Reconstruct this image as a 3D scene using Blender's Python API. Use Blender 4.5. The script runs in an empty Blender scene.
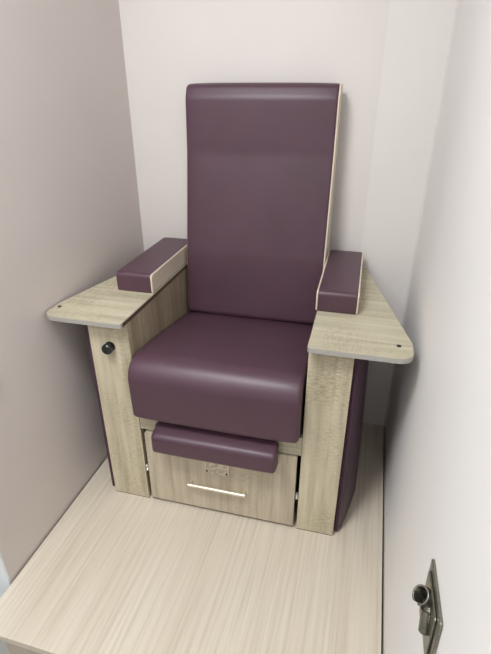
import bpy, bmesh, math, random
from mathutils import Vector, Matrix
random.seed(3)
S = bpy.context.scene
COL = S.collection
pi = math.pi

# ------------------------------------------------------------------ materials
def mat(name, base, rough=0.5, metal=0.0, spec=0.5):
    m = bpy.data.materials.new(name); m.use_nodes = True
    b = m.node_tree.nodes['Principled BSDF']
    b.inputs['Base Color'].default_value = (*base, 1)
    b.inputs['Roughness'].default_value = rough
    b.inputs['Metallic'].default_value = metal
    b.inputs['Specular IOR Level'].default_value = spec
    return m, m.node_tree, b

def srgb(r, g, b):
    f = lambda c: (c/255/12.92 if c/255 <= .04045 else ((c/255+.055)/1.055)**2.4)
    return (f(r), f(g), f(b))

def noise(nt, scale, vec, detail=4, rough=.55):
    n = nt.nodes.new('ShaderNodeTexNoise'); n.inputs['Scale'].default_value = scale
    n.inputs['Detail'].default_value = detail; n.inputs['Roughness'].default_value = rough
    nt.links.new(vec, n.inputs['Vector']); return n.outputs['Fac']

def mapping(nt, scale, rot=(0, 0, 0), loc=(0, 0, 0)):
    tc = nt.nodes.new('ShaderNodeTexCoord'); mp = nt.nodes.new('ShaderNodeMapping')
    mp.inputs['Scale'].default_value = scale; mp.inputs['Rotation'].default_value = rot
    mp.inputs['Location'].default_value = loc
    nt.links.new(tc.outputs['Object'], mp.inputs['Vector']); return mp.outputs['Vector']

def ramp(nt, fac, stops):
    r = nt.nodes.new('ShaderNodeValToRGB'); e = r.color_ramp.elements
    while len(e) < len(stops): e.new(.5)
    for el, (p, c) in zip(e, stops): el.position = p; el.color = (*c, 1)
    nt.links.new(fac, r.inputs['Fac']); return r.outputs['Color']

def mix(nt, fac, a, b, mode='MIX'):
    m = nt.nodes.new('ShaderNodeMix'); m.data_type = 'RGBA'; m.blend_type = mode
    if isinstance(fac, (int, float)): m.inputs[0].default_value = fac
    else: nt.links.new(fac, m.inputs[0])
    for s, i in ((a, 6), (b, 7)):
        if isinstance(s, tuple): m.inputs[i].default_value = (*s, 1)
        else: nt.links.new(s, m.inputs[i])
    return m.outputs[2]

def bump(nt, b, height, strength, dist):
    n = nt.nodes.new('ShaderNodeBump'); n.inputs['Strength'].default_value = strength
    n.inputs['Distance'].default_value = dist
    nt.links.new(height, n.inputs['Height']); nt.links.new(n.outputs['Normal'], b.inputs['Normal'])

def wood(name, along, light, mid, dark, saw=.5, rough=.5, loc=(0, 0, 0)):
    """sawn greige oak; along = axis index of the grain"""
    m, nt, b = mat(name, mid, rough)
    st = [48, 48, 48]; st[along] = 2.6
    v = mapping(nt, st, loc=loc)
    g = noise(nt, 1.0, v, 6, .6)
    st2 = [11, 11, 11]; st2[along] = 1.0
    v2 = mapping(nt, st2, loc=loc)
    g2 = noise(nt, 1.0, v2, 3)
    c1 = ramp(nt, g, [(.28, dark), (.5, mid), (.72, light)])
    c2 = ramp(nt, g2, [(.3, mid), (.5, light), (.7, tuple(x*.8 for x in mid))])
    c = mix(nt, .45, c1, c2)
    # saw marks across the grain, in patches
    ss = [55, 55, 55]; ss[along] = 260
    sv = noise(nt, 1.0, mapping(nt, ss, loc=loc), 2)
    patch = noise(nt, 5.0, mapping(nt, (1, 1, 1), loc=(3, 1, 2)), 2)
    sm = ramp(nt, sv, [(.42, (.55, .5, .4)), (.55, (1, 1, 1))])
    pf = nt.nodes.new('ShaderNodeMapRange'); nt.links.new(patch, pf.inputs['Value'])
    pf.inputs['From Min'].default_value = .4; pf.inputs['From Max'].default_value = .65
    pf.inputs['To Max'].default_value = saw
    c = mix(nt, pf.outputs[0], c, sm, 'MULTIPLY')
    nt.links.new(c, b.inputs['Base Color'])
    bump(nt, b, g, .15, .001)
    return m

W_L, W_M, W_D = srgb(205, 196, 172), srgb(180, 170, 145), srgb(128, 116, 94)
M = {}
M['wood_z'] = wood('oak_upright', 2, W_L, W_M, W_D, .6)
M['wood_x'] = wood('oak_across', 0, srgb(196, 189, 166), srgb(172, 164, 141), srgb(126, 117, 98), .4)
M['wood_in_shaded'] = wood('oak_inner_shaded', 2, srgb(180, 168, 145), srgb(150, 136, 112), srgb(108, 94, 74), .2, loc=(4, 4, 4))  # same oak, darker: shade on the inner sides put into the colour
M['wood_drawer'] = wood('oak_drawer', 2, srgb(200, 189, 168), srgb(172, 160, 140), srgb(118, 106, 90), .3, loc=(9, 2, 1))

def platform_mat():
    m, nt, b = mat('laminate', srgb(205, 192, 170), .42)
    g = noise(nt, 1.0, mapping(nt, (110, 2.2, 110)), 6, .65)
    g2 = noise(nt, 1.0, mapping(nt, (16, .6, 16), loc=(2, 2, 2)), 3)
    c1 = ramp(nt, g, [(.34, srgb(172, 160, 143)), (.5, srgb(200, 189, 172)), (.66, srgb(211, 202, 187))])
    c2 = ramp(nt, g2, [(.34, srgb(194, 183, 166)), (.5, srgb(203, 193, 177)), (.66, srgb(208, 199, 184))])
    nt.links.new(mix(nt, .5, c1, c2), b.inputs['Base Color'])
    bump(nt, b, g, .06, .0006)
    return m
M['platform'] = platform_mat()

def leather(name, col, rough):
    m, nt, b = mat(name, col, rough)
    v = mapping(nt, (1, 1, 1))
    vo = nt.nodes.new('ShaderNodeTexVoronoi'); vo.inputs['Scale'].default_value = 900
    nt.links.new(v, vo.inputs['Vector'])
    n = noise(nt, 7, v, 3)
    c = ramp(nt, n, [(.3, tuple(x*.92 for x in col)), (.7, tuple(min(1, x*1.08) for x in col))])
    nt.links.new(c, b.inputs['Base Color'])
    bump(nt, b, vo.outputs['Distance'], .12, .0004)
    return m
M['purple'] = leather('purple_vinyl', srgb(77, 52, 64), .42)
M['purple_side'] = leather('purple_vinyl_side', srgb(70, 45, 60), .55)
M['cream'] = leather('cream_vinyl', srgb(214, 202, 182), .5)

def paint(name, col, rough=.55):
    m, nt, b = mat(name, col, rough)
    n = noise(nt, 2.2, mapping(nt, (1, 1, 1)), 3)
    c = ramp(nt, n, [(.3, tuple(x*.97 for x in col)), (.7, tuple(min(1, x*1.02) for x in col))])
    nt.links.new(c, b.inputs['Base Color'])
    bump(nt, b, noise(nt, 160, mapping(nt, (1, 1, 1)), 2), .05, .0005)
    return m
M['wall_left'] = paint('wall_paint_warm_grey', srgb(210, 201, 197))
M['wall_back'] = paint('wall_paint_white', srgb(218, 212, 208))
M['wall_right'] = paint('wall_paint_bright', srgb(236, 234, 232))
M['taupe'] = paint('taupe_board', srgb(176, 164, 150), .5)
M['trim'] = paint('trim_white', srgb(222, 217, 213), .45)
M['cool'] = paint('cool_white', srgb(226, 234, 238), .45)
M['ceiling'] = paint('ceiling_white', srgb(235, 235, 232))
M['lower_floor'] = paint('vinyl_floor_grey', srgb(150, 146, 140), .5)
M['black'] = mat('black_plastic', (.012, .012, .013), .3)[0]
M['gap'] = mat('dark_gap', (.01, .009, .008), .9)[0]
M['chrome'] = mat('chrome', (.75, .74, .72), .18, 1)[0]
M['nickel'] = mat('satin_nickel', srgb(226, 216, 196), .38, .75)[0]
M['band'] = mat('grey_edge_band', srgb(176, 174, 168), .28, .35)[0]
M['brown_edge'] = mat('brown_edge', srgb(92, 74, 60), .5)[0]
M['screw'] = mat('dark_screw', (.03, .025, .03), .35, .6)[0]
def brushed():
    m, nt, b = mat('brushed_steel', srgb(150, 147, 138), .34, 1)
    n = noise(nt, 1, mapping(nt, (20, 900, 20)), 2)
    nt.links.new(ramp(nt, n, [(.3, srgb(120, 118, 110)), (.7, srgb(168, 166, 156))]), b.inputs['Base Color'])
    return m
M['steel'] = brushed()
def plate_mat():
    m, nt, b = mat('worn_zinc', srgb(190, 182, 165), .4, .5)
    n = noise(nt, 160, mapping(nt, (1, 1, 1)), 3)
    nt.links.new(ramp(nt, n, [(.42, srgb(168, 158, 140)), (.58, srgb(205, 198, 182))]), b.inputs['Base Color'])
    return m
M['zinc'] = plate_mat()
lm = bpy.data.materials.new('lamp_panel'); lm.use_nodes = True
_b = lm.node_tree.nodes['Principled BSDF']
_b.inputs['Emission Color'].default_value = (.97, .985, 1, 1); _b.inputs['Emission Strength'].default_value = 7.0
M['lamp'] = lm

# ------------------------------------------------------------------ helpers
def link(name, bm, m, parent=None, smooth=True, angle=35, bevel=0, seg=2):
    bmesh.ops.recalc_face_normals(bm, faces=bm.faces)
    me = bpy.data.meshes.new(name); bm.to_mesh(me); bm.free()
    me.materials.append(M[m])
    o = bpy.data.objects.new(name, me); COL.objects.link(o)
    if smooth:
        for p in me.polygons: p.use_smooth = True
        me.set_sharp_from_angle(angle=math.radians(angle))
    if bevel:
        bv = o.modifiers.new('bevel', 'BEVEL'); bv.width = bevel; bv.segments = seg; bv.limit_method = 'ANGLE'
        bv.harden_normals = True
    if parent: o.parent = parent
    return o

def box(bm, x0, x1, y0, y1, z0, z1):
    v = [bm.verts.new((x, y, z)) for x in (x0, x1) for y in (y0, y1) for z in (z0, z1)]
    for f in ((0, 1, 3, 2), (4, 6, 7, 5), (0, 4, 5, 1), (2, 3, 7, 6), (0, 2, 6, 4), (1, 5, 7, 3)):
        bm.faces.new([v[i] for i in f])

def boxo(name, m, b, parent=None, bevel=.001, **k):
    bm = bmesh.new(); box(bm, *b); return link(name, bm, m, parent, bevel=bevel, **k)

def rounded(pts, seg=8):
    """pts: (a, b, radius); corners filleted with arcs"""
    out = []; n = len(pts)
    for i in range(n):
        p = Vector(pts[i][:2]); r = pts[i][2]
        a = Vector(pts[i-1][:2]) - p; c = Vector(pts[(i+1) % n][:2]) - p
        if r <= 0: out.append(p); continue
        ang = a.angle(c); d = r/math.tan(ang/2)
        d = min(d, a.length*.49, c.length*.49); r2 = d*math.tan(ang/2)
        a.normalize(); c.normalize()
        cen = p + (a+c).normalized()*(r2/math.sin(ang/2))
        s = p+a*d-cen; e = p+c*d-cen
        t0 = math.atan2(s.y, s.x); t1 = math.atan2(e.y, e.x)
        dt = (t1-t0+pi) % (2*pi)-pi
        for k in range(seg+1):
            t = t0+dt*k/seg; out.append(cen+Vector((math.cos(t), math.sin(t)))*r2)
    return out

def resample(poly, step):
    out = []
    n = len(poly)
    for i in range(n):
        a, b = poly[i], poly[(i+1) % n]; L = (b-a).length
        if L < 1e-7: continue
        k = max(1, int(L/step))
        for j in range(k): out.append(a.lerp(b, j/k))
    return out

def inset(poly, d):
    n = len(poly); A = sum(poly[i].x*poly[(i+1) % n].y-poly[(i+1) % n].x*poly[i].y for i in range(n))
    sg = 1 if A > 0 else -1; out = []
    for i in range(n):
        t = (poly[(i+1) % n]-poly[i-1])
        if t.length < 1e-9: out.append(poly[i]); continue
        t.normalize(); out.append(poly[i]+Vector((-t.y, t.x))*sg*d)
    return out

def prism(bm, poly, axis, c0, c1):
    """extrude a 2D poly between c0 and c1 on axis (0: poly is y,z; 2: poly is x,y; 1: poly is x,z)"""
    def P(p, c): return {0: (c, p[0], p[1]), 1: (p[0], c, p[1]), 2: (p[0], p[1], c)}[axis]
    a = [bm.verts.new(P(p, c0)) for p in poly]; b = [bm.verts.new(P(p, c1)) for p in poly]
    n = len(poly)
    bm.faces.new(a); bm.faces.new(b[::-1])
    for i in range(n): bm.faces.new((a[i], a[(i+1) % n], b[(i+1) % n], b[i]))

def cushion(bm, poly, x0, x1, r, crown=0.0, ns=6, nm=16):
    """loft of a side profile along x, ends rolled over with radius r, slightly crowned in the middle"""
    poly = resample(poly, .012)
    secs = []
    for k in range(ns): t = pi/2*k/ns; secs.append((x0+r*(1-math.cos(t)) if 0 else x0+r*(1-math.sin(pi/2-t)) , r*(1-math.sin(t))))
    for k in range(nm+1): secs.append((x0+r+(x1-x0-2*r)*k/nm, 0))
    for k in range(ns-1, -1, -1): t = pi/2*k/ns; secs.append((x1-r*(1-math.cos(t)), r*(1-math.sin(t))))
    rings = []
    for x, d in secs:
        u = 2*(x-x0)/(x1-x0)-1
        dd = d-crown*(1-u**4)
        rings.append([bm.verts.new((x, p.x, p.y)) for p in inset(poly, dd)])
    n = len(poly)
    for A, B in zip(rings, rings[1:]):
        for i in range(n): bm.faces.new((A[i], A[(i+1) % n], B[(i+1) % n], B[i]))
    bm.faces.new(rings[0][::-1]); bm.faces.new(rings[-1])

def tube(bm, pts, r, seg=8, closed=False):
    pts = [Vector(p) for p in pts]; n = len(pts); rings = []
    up = None
    for i in range(n):
        if closed: t = (pts[(i+1) % n]-pts[i-1]).normalized()
        else: t = (pts[min(i+1, n-1)]-pts[max(i-1, 0)]).normalized()
        if up is None: up = t.orthogonal().normalized()
        up = (up-t*up.dot(t)).normalized(); w = t.cross(up)
        rings.append([bm.verts.new(pts[i]+(up*math.cos(2*pi*k/seg)+w*math.sin(2*pi*k/seg))*r) for k in range(seg)])
    for i in range(n if closed else n-1):
        A, B = rings[i], rings[(i+1) % n]
        for k in range(seg): bm.faces.new((A[k], A[(k+1) % seg], B[(k+1) % seg], B[k]))
    if not closed: bm.faces.new(rings[0][::-1]); bm.faces.new(rings[-1])

def lathe(bm, prof, origin, axis, seg=28):
    """prof: (radius, height along axis)"""
    ax = Vector(axis).normalized(); u = ax.orthogonal().normalized(); w = ax.cross(u); o = Vector(origin)
    rings = []
    for r, h in prof:
        if r < 1e-6: rings.append([bm.verts.new(o+ax*h)])
        else: rings.append([bm.verts.new(o+ax*h+(u*math.cos(2*pi*k/seg)+w*math.sin(2*pi*k/seg))*r) for k in range(seg)])
    for A, B in zip(rings, rings[1:]):
        for k in range(seg):
            q = [A[k % len(A)], A[(k+1) % len(A)], B[(k+1) % len(B)], B[k % len(B)]]
            q = list(dict.fromkeys(q))
            if len(q) > 2: bm.faces.new(q)

def empty(name, loc, rz, label, cat):
    o = bpy.data.objects.new(name, None); COL.objects.link(o)
    o.location = loc; o.rotation_euler = (0, 0, rz); o.empty_display_size = .1
    o['label'] = label; o['category'] = cat; return o

def struct(name, m, b, bevel=0):
    o = boxo(name, m, b, bevel=bevel, smooth=False); o['kind'] = 'structure'; return o

# ------------------------------------------------------------------ setting
XL, XR, YB, YS = -.866, .1593, 1.6387, .512
ZF, ZC = -.30, 2.35          # lower room floor, ceiling
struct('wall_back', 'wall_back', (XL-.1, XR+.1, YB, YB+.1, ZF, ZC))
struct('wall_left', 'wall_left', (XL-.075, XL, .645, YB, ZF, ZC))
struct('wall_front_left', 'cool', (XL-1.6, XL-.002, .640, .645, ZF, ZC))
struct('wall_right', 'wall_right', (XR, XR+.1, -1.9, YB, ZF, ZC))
struct('floor', 'lower_floor', (XL-1.6, XR+.1, -1.9, YB+.1, ZF-.05, ZF))
struct('ceiling', 'ceiling', (XL-1.6, XR+.1, -1.9, YB+.1, ZC, ZC+.05))
struct('trim_1', 'trim', (-.022, XR-.0005, YB-.006, YB, 0, ZC))      # covering board on the right of the back wall
struct('wall_room_left', 'wall_back', (XL-1.7, XL-1.6, -1.9, .645, ZF, ZC))
struct('wall_room_front', 'wall_back', (XL-1.7, XR+.1, -2.0, -1.9, ZF, ZC))
bm = bmesh.new(); prism(bm, [Vector(p) for p in ((XR, YB-.006), (XR-.007, YB-.006), (XR, YB-.013))], 2, 0, ZC)
o = link('trim_2', bm, 'trim', smooth=False); o['kind'] = 'structure'

pf = empty('raised_platform', ((XL+XR)/2, YS, ZF), 0, 'low raised platform with a pale wood grain laminate top filling the alcove', 'platform')
def child(o, p): o.parent = p; o.matrix_parent_inverse = p.matrix_world.inverted(); return o
bpy.context.view_layer.update()
child(boxo('top_board', 'platform', (XL+.006, XR-.006, YS, YB-.003, -.022, 0), bevel=.0012), pf)
child(boxo('riser', 'taupe', (XL+.078, XR-.005, YS+.001, YS+.04, ZF, -.0222), bevel=.008), pf)

# ------------------------------------------------------------------ chair
CH = empty('pedicure_chair', (-.37, 1.030, 0), .0167,
           'tall purple and cream vinyl pedicure chair with pale oak armrests, side trays and drawer', 'chair')

def shell(s):
    """upholstered outer side, bowed outwards in plan"""
    X = lambda x: (x if s > 0 else -.008-x)
    pl = [(.360, .0195), (.3725, .0195), (.384, .012), (.3935, .03), (.398, .06), (.406, .12), (.413, .2), (.414, .3), (.410, .42), (.398, .52), (.384, .56), (.366, .56)]
    bm = bmesh.new()
    poly = [Vector((X(a), b)) for a, b in pl]
    zs = [(.002, .010), (.005, .003), (.012, 0), (.2, 0), (.4, 0), (.660, 0), (.667, .004)]
    rings = []
    for z, d in zs:
        q = inset(poly, d); fl = .024*(1-z/.66)
        rings.append([bm.verts.new((p.x+s*fl*max(0, min(1, (p.y-.02)/.22))*(abs(p.x-X(.366)) > .012), p.y, z)) for p in q])
    n = len(poly)
    for A, B in zip(rings, rings[1:]):
        for i in range(n): bm.faces.new((A[i], A[(i+1) % n], B[(i+1) % n], B[i]))
    bm.faces.new(rings[0]); bm.faces.new(rings[-1])
    return link('upholstered_side', bm, 'purple_side', CH)
shell(1); shell(-1)

LX0, LX1, RX0, RX1 = -.374, -.2485, .257, .3715
ZT = .683
# front panels: sawn oak boards with a brown edge at the foot
for (a, b) in ((LX0, LX1), (RX0, RX1)):
    fp = boxo('front_panel', 'wood_z', (a, b, 0, .019, .003, ZT-.014), CH, bevel=.0012)
    e = boxo('edge_strip', 'brown_edge', (a+.001, b-.001, .001, .018, 0, .003), fp, bevel=0)
for (a, b) in ((LX1-.018, LX1), (RX0, RX0+.018)):
    boxo('inner_side_panel', 'wood_in_shaded', (a, b, .0195, .565, .002, ZT-.014), CH, bevel=.001)
for (a, b) in ((LX0-.001, LX1-.02), (RX0+.02, RX1-.004)):
    boxo('back_post', 'purple_side', (a, b, .545, .563, .002, ZT-.014), CH, bevel=.002)
boxo('rear_panel', 'purple_side', (LX1+.001, RX0-.001, .548, .562, .002, .60), CH, bevel=.002)

# trays with their grey edge band
def tray(s):
    if s > 0:
        pts = [(.2555, -.036, .008), (.508, -.036, .036), (.508, .05, .05), (.380, .592, .012), (.2555, .592, .004)]
        sc = (.474, .027)
    else:
        pts = [(-.2475, -.036, .008), (-.2475, .592, .004), (-.372, .592, .012), (-.492, .05, .05), (-.492, -.036, .036)]
        sc = (-.474, .027)
    poly = rounded(pts)
    bm = bmesh.new(); prism(bm, inset(poly, .0012), 2, ZT-.0135, ZT)
    t = link('side_tray', bm, 'wood_x', CH, bevel=.0008)
    bm = bmesh.new(); o_, i_ = poly, inset(poly, .0013); n = len(poly)
    z0, z1 = ZT-.0138, ZT-.0012
    vo = [[bm.verts.new((p.x, p.y, z)) for p in o_] for z in (z0, z1)]
    vi = [[bm.verts.new((p.x, p.y, z)) for p in i_] for z in (z0, z1)]
    for i in range(n):
        j = (i+1) % n
        bm.faces.new((vo[0][i], vo[0][j], vo[1][j], vo[1][i])); bm.faces.new((vi[0][i], vi[1][i], vi[1][j], vi[0][j]))
        bm.faces.new((vo[1][i], vo[1][j], vi[1][j], vi[1][i])); bm.faces.new((vo[0][i], vi[0][i], vi[0][j], vo[0][j]))
    link('edge_band', bm, 'band', t)
    bm = bmesh.new(); lathe(bm, [(0, 0), (.0062, 0), (.006, .0012), (.0035, .0012), (.003, .0004), (0, .0004)], (*sc, ZT), (0, 0, 1), 16)
    o = link('screw_cap', bm, 'screw', t)
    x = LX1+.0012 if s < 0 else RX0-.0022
    boxo('dark_inner_strip', 'brown_edge', (x-.0005, x+.0008, -.024, .57, ZT-.0135, ZT-.002), t, bevel=0)  # dark brown strip along the tray's inner edge
    return t
tray(1); tray(-1)

def upholstered(name, poly, x0, x1, body='purple', r=.006, pip=.0028, crown=0.0, parent=CH, piped=(-1, 1)):
    bm = bmesh.new(); cushion(bm, poly, x0, x1, r, crown)
    c = link(name, bm, body, parent, angle=60)
    if piped:
        for x, sg in ((x0, -1), (x1, 1)):
            bm = bmesh.new(); q = inset(resample(poly, .012), r*.75)
            prism(bm, q, 0, x-.002*sg, x+(.0022 if sg in piped else .0004)*sg)
            link('side_facing', bm, 'cream', c, bevel=.001)
            if sg not in piped: continue
            bm = bmesh.new(); q = inset(resample(poly, .01), .0028)
            tube(bm, [(x-.0008*sg, p.x, p.y) for p in q], pip, 8, True)
            link('piping', bm, 'cream', c, angle=180)
    return c

# arm pads
pad = lambda: rounded([(.182, ZT+.0005, .004), (.567, ZT+.0005, .004), (.567, .747, .014), (.180, .744, .012)], 6)
upholstered('armrest_pad', pad(), -.371, -.252, crown=.001, piped=(1,))
upholstered('armrest_pad', pad(), .252, .366, parent=CH, crown=.001)

# backrest
bp = rounded([(.424, .507, .022), (.446, .74, .3), (.497, 1.06, .3), (.507, 1.222, .05), (.524, 1.259, .022), (.584, 1.262, .02), (.58, .507, .01)], 8)
upholstered('backrest', bp, -.237, .246, crown=.003, r=.011, pip=.003, piped=(1,))

# seat cushion
sp = rounded([(-.038, .374, .012), (.50, .372, .01), (.52, .48, .012), (.52, .492, .008), (.10, .558, .3), (-.047, .574, .07)], 12)
bm = bmesh.new(); cushion(bm, sp, -.2475, .2495, .012, .004)
link('seat_cushion', bm, 'purple', CH, angle=60)

# seat carcass
boxo('seat_rail', 'wood_x', (LX1+.0005, RX0-.0005, .002, .02, .301, .366), CH, bevel=.001)
boxo('seat_board', 'wood_in_shaded', (LX1+.0005, RX0-.0005, .021, .545, .350, .367), CH, bevel=0)

# drawer: front, box, handle, bracket, footrest
dx0, dx1 = -.2365, .2455
poly = rounded([(dx0, .010, 0), (dx1, .010, 0), (dx1, .2965, .003), (dx0, .2965, .014)], 6)
bm = bmesh.new(); prism(bm, poly, 1, -.001, .018)
dr = link('drawer', bm, 'wood_drawer', CH, bevel=.001)
boxo('edge_strip', 'brown_edge', (dx0+.001, dx1-.001, 0, .017, .007, .0098), dr, bevel=0)
bm = bmesh.new(); box(bm, dx0+.02, dx1-.02, .0185, .50, .03, .27)
link('drawer_box', bm, 'gap', dr, smooth=False)
bm = bmesh.new()
hz, hy = .122, -.020
tube(bm, [(-.094, hy, hz), (.094, hy, hz)], .0055, 14)
for x in (-.088, .088): tube(bm, [(x, hy, hz), (x, -.001, hz)], .0042, 10)
link('handle', bm, 'nickel', dr)
bm = bmesh.new(); poly = rounded([(-.042, .170, .003), (.040, .170, .003), (.040, .268, .002), (-.042, .268, .002)], 3); prism(bm, poly, 1, -.0035, -.0011)
pl = link('bracket_plate', bm, 'zinc', dr, bevel=.0006)
for x in (-.033, .031):
    bm = bmesh.new(); lathe(bm, [(0, .0012), (.0032, .0008), (.0035, 0), (0, 0)], (x, -.0036, .180), (0, -1, 0), 12)
    link('screw', bm, 'screw', pl)
bm = bmesh.new()
fpoly = rounded([(-.062, .270, .012), (-.004, .267, .004), (-.004, .352, .006), (-.062, .334, .02)], 7)
cushion(bm, fpoly, -.186, .192, .012, .001)
link('footrest_cushion', bm, 'purple', dr, angle=60)

# hinges in the gaps beside the drawer
def hinge(x):
    bm = bmesh.new()
    lathe(bm, [(0, -.011), (.0028, -.011), (.0028, .011), (0, .011)], (x, .003, .140), (0, 0, 1), 10)
    lathe(bm, [(0, -.002), (.0042, -.002), (.0042, .002), (0, .002)], (x, .001, .148), (0, 0, 1), 10)
    lathe(bm, [(0, -.002), (.0042, -.002), (.0042, .002), (0, .002)], (x, .001, .132), (0, 0, 1), 10)
    box(bm, x-.0035, x+.0035, .004, .03, .128, .152)
    link('hinge', bm, 'chrome', CH)
hinge((LX1+dx0)/2); hinge((RX0+dx1)/2)

# black recline knob
bm = bmesh.new()
lathe(bm, [(0, 0), (.015, 0), (.0155, .003), (.012, .004), (.007, .006), (.008, .009), (.0135, .011), (.016, .014), (.016, .022), (.013, .026), (0, .027)], (-.310, 0, .589), (0, -1, .0), 24)
link('knob', bm, 'black', CH)

# ------------------------------------------------------------------ shower holder on the right wall
HP = empty('shower_holder', (XR, .481, .550), 0, 'square brushed steel wall plate with hose outlet and open ring holder on the right wall', 'shower holder')
def pm(bm): bm.transform(Matrix.Rotation(math.radians(-5), 4, 'X')); return bm
bm = bmesh.new(); prism(bm, rounded([(-.056, -.054, .004), (.056, -.054, .004), (.056, .054, .004), (-.056, .054, .004)], 4), 0, -.005, -.0003)
link('wall_plate', pm(bm), 'steel', HP, bevel=.0012)
bm = bmesh.new(); prism(bm, rounded([(-.042, -.042, .005), (.044, -.042, .005), (.044, .042, .005), (-.042, .042, .005)], 4), 0, -.0085, -.0052)
link('raised_centre', pm(bm), 'steel', HP, bevel=.0012)
bm = bmesh.new(); lathe(bm, [(0, .009), (.019, .009), (.016, .015), (.009, .019), (0, .0195)], (0, -.004, .008), (-1, 0, 0)); link('neck', pm(bm), 'steel', HP)
# open ring cradle, leaning away from the wall
bm = bmesh.new(); n = 30; ro, ri = .0145, .0115; ring = []
for k in range(n+1):
    t = math.radians(232+325*k/n)
    c, q = math.cos(t), math.sin(t)
    ring.append([bm.verts.new((r_*c, r_*q, z)) for r_, z in ((ro, -.018), (ro, .012), (ri, .012), (ri, -.018))])
for A, B in zip(ring, ring[1:]):
    for k in range(4): bm.faces.new((A[k], A[(k+1) % 4], B[(k+1) % 4], B[k]))
bm.faces.new(ring[0]); bm.faces.new(ring[-1][::-1])
bm.transform(Matrix.Translation((-.015, .005, .028)) @ Matrix.Rotation(math.radians(-48), 4, 'Y') @ Matrix.Rotation(math.radians(14), 4, 'X'))
link('holder_ring', bm, 'steel', HP, bevel=.0008)
bm = bmesh.new(); lathe(bm, [(0, .022), (.0068, .022), (.0082, .020), (.0082, -.012), (0, -.012)], (-.0125, -.014, .010), (0, -.45, -.9))
link('hose_outlet', bm, 'steel', HP)

# dark bracket on the left wall at the frame edge
bm = bmesh.new(); prism(bm, rounded([(.70, .565, .004), (.786, .568, .004), (.792, .606, .004), (.70, .62, .004)], 4), 0, XL+.0002, XL+.006)
o = link('wall_fitting', bm, 'black', bevel=.001)
o['label'] = 'small black wall fitting on the grey left wall, mostly cut off by the picture edge'; o['category'] = 'wall fitting'

# ------------------------------------------------------------------ lights
for (lx, ly, pw, text) in ((-.6, .06, 31, 'square ceiling light panel above the front of the alcove'),
                           (-1.1, -1.2, 15, 'unseen square light panel added in the room for light from the front')):  # second panel is out of view, added as front fill light
    cl = empty('ceiling_light', (lx, ly, ZC), 0, text, 'ceiling light'); cl['group'] = 'ceiling lights'
    bm = bmesh.new(); box(bm, -.28, .28, -.28, .28, -.02, -.0005); link('light_frame', bm, 'trim', cl, smooth=False)
    bm = bmesh.new(); box(bm, -.26, .26, -.26, .26, -.024, -.0202); link('diffuser', bm, 'lamp', cl, smooth=False)
    L = bpy.data.lights.new('panel_glow', 'AREA'); L.shape = 'SQUARE'; L.size = .5; L.energy = pw; L.color = (.955, .98, 1)
    lo = bpy.data.objects.new('panel_glow', L); COL.objects.link(lo); lo.location = (lx, ly, ZC-.026)

w = bpy.data.worlds.new('World'); S.world = w; w.use_nodes = True
w.node_tree.nodes['Background'].inputs['Color'].default_value = (.95, .98, 1, 1)
w.node_tree.nodes['Background'].inputs['Strength'].default_value = .1

# ------------------------------------------------------------------ camera
R = [[0.9651785085509399, 0.11979208539477408, -0.2325517209313971],
     [0.2615919378870969, -0.44088884292022373, 0.8585957641526888],
     [0.00032351793841978974, -0.8895318344304701, -0.4568730796084467]]   # columns: right, down, forward
cd = bpy.data.cameras.new('camera'); cam = bpy.data.objects.new('camera', cd); COL.objects.link(cam)
mw = Matrix(((R[0][0], -R[0][1], -R[0][2], 0), (R[1][0], -R[1][1], -R[1][2], 0), (R[2][0], -R[2][1], -R[2][2], 1.25), (0, 0, 0, 1)))
# R rows are world axes in camera coordinates: world = R @ cam
cam.matrix_world = mw
cd.sensor_fit = 'VERTICAL'; cd.sensor_height = 24; cd.lens = 466.27*24/654
cd.clip_start = .02
S.camera = cam
S.view_settings.view_transform = 'Standard'; S.view_settings.look = 'None'
S.view_settings.exposure = 0; S.view_settings.gamma = 1; S.view_settings.use_curve_mapping = False
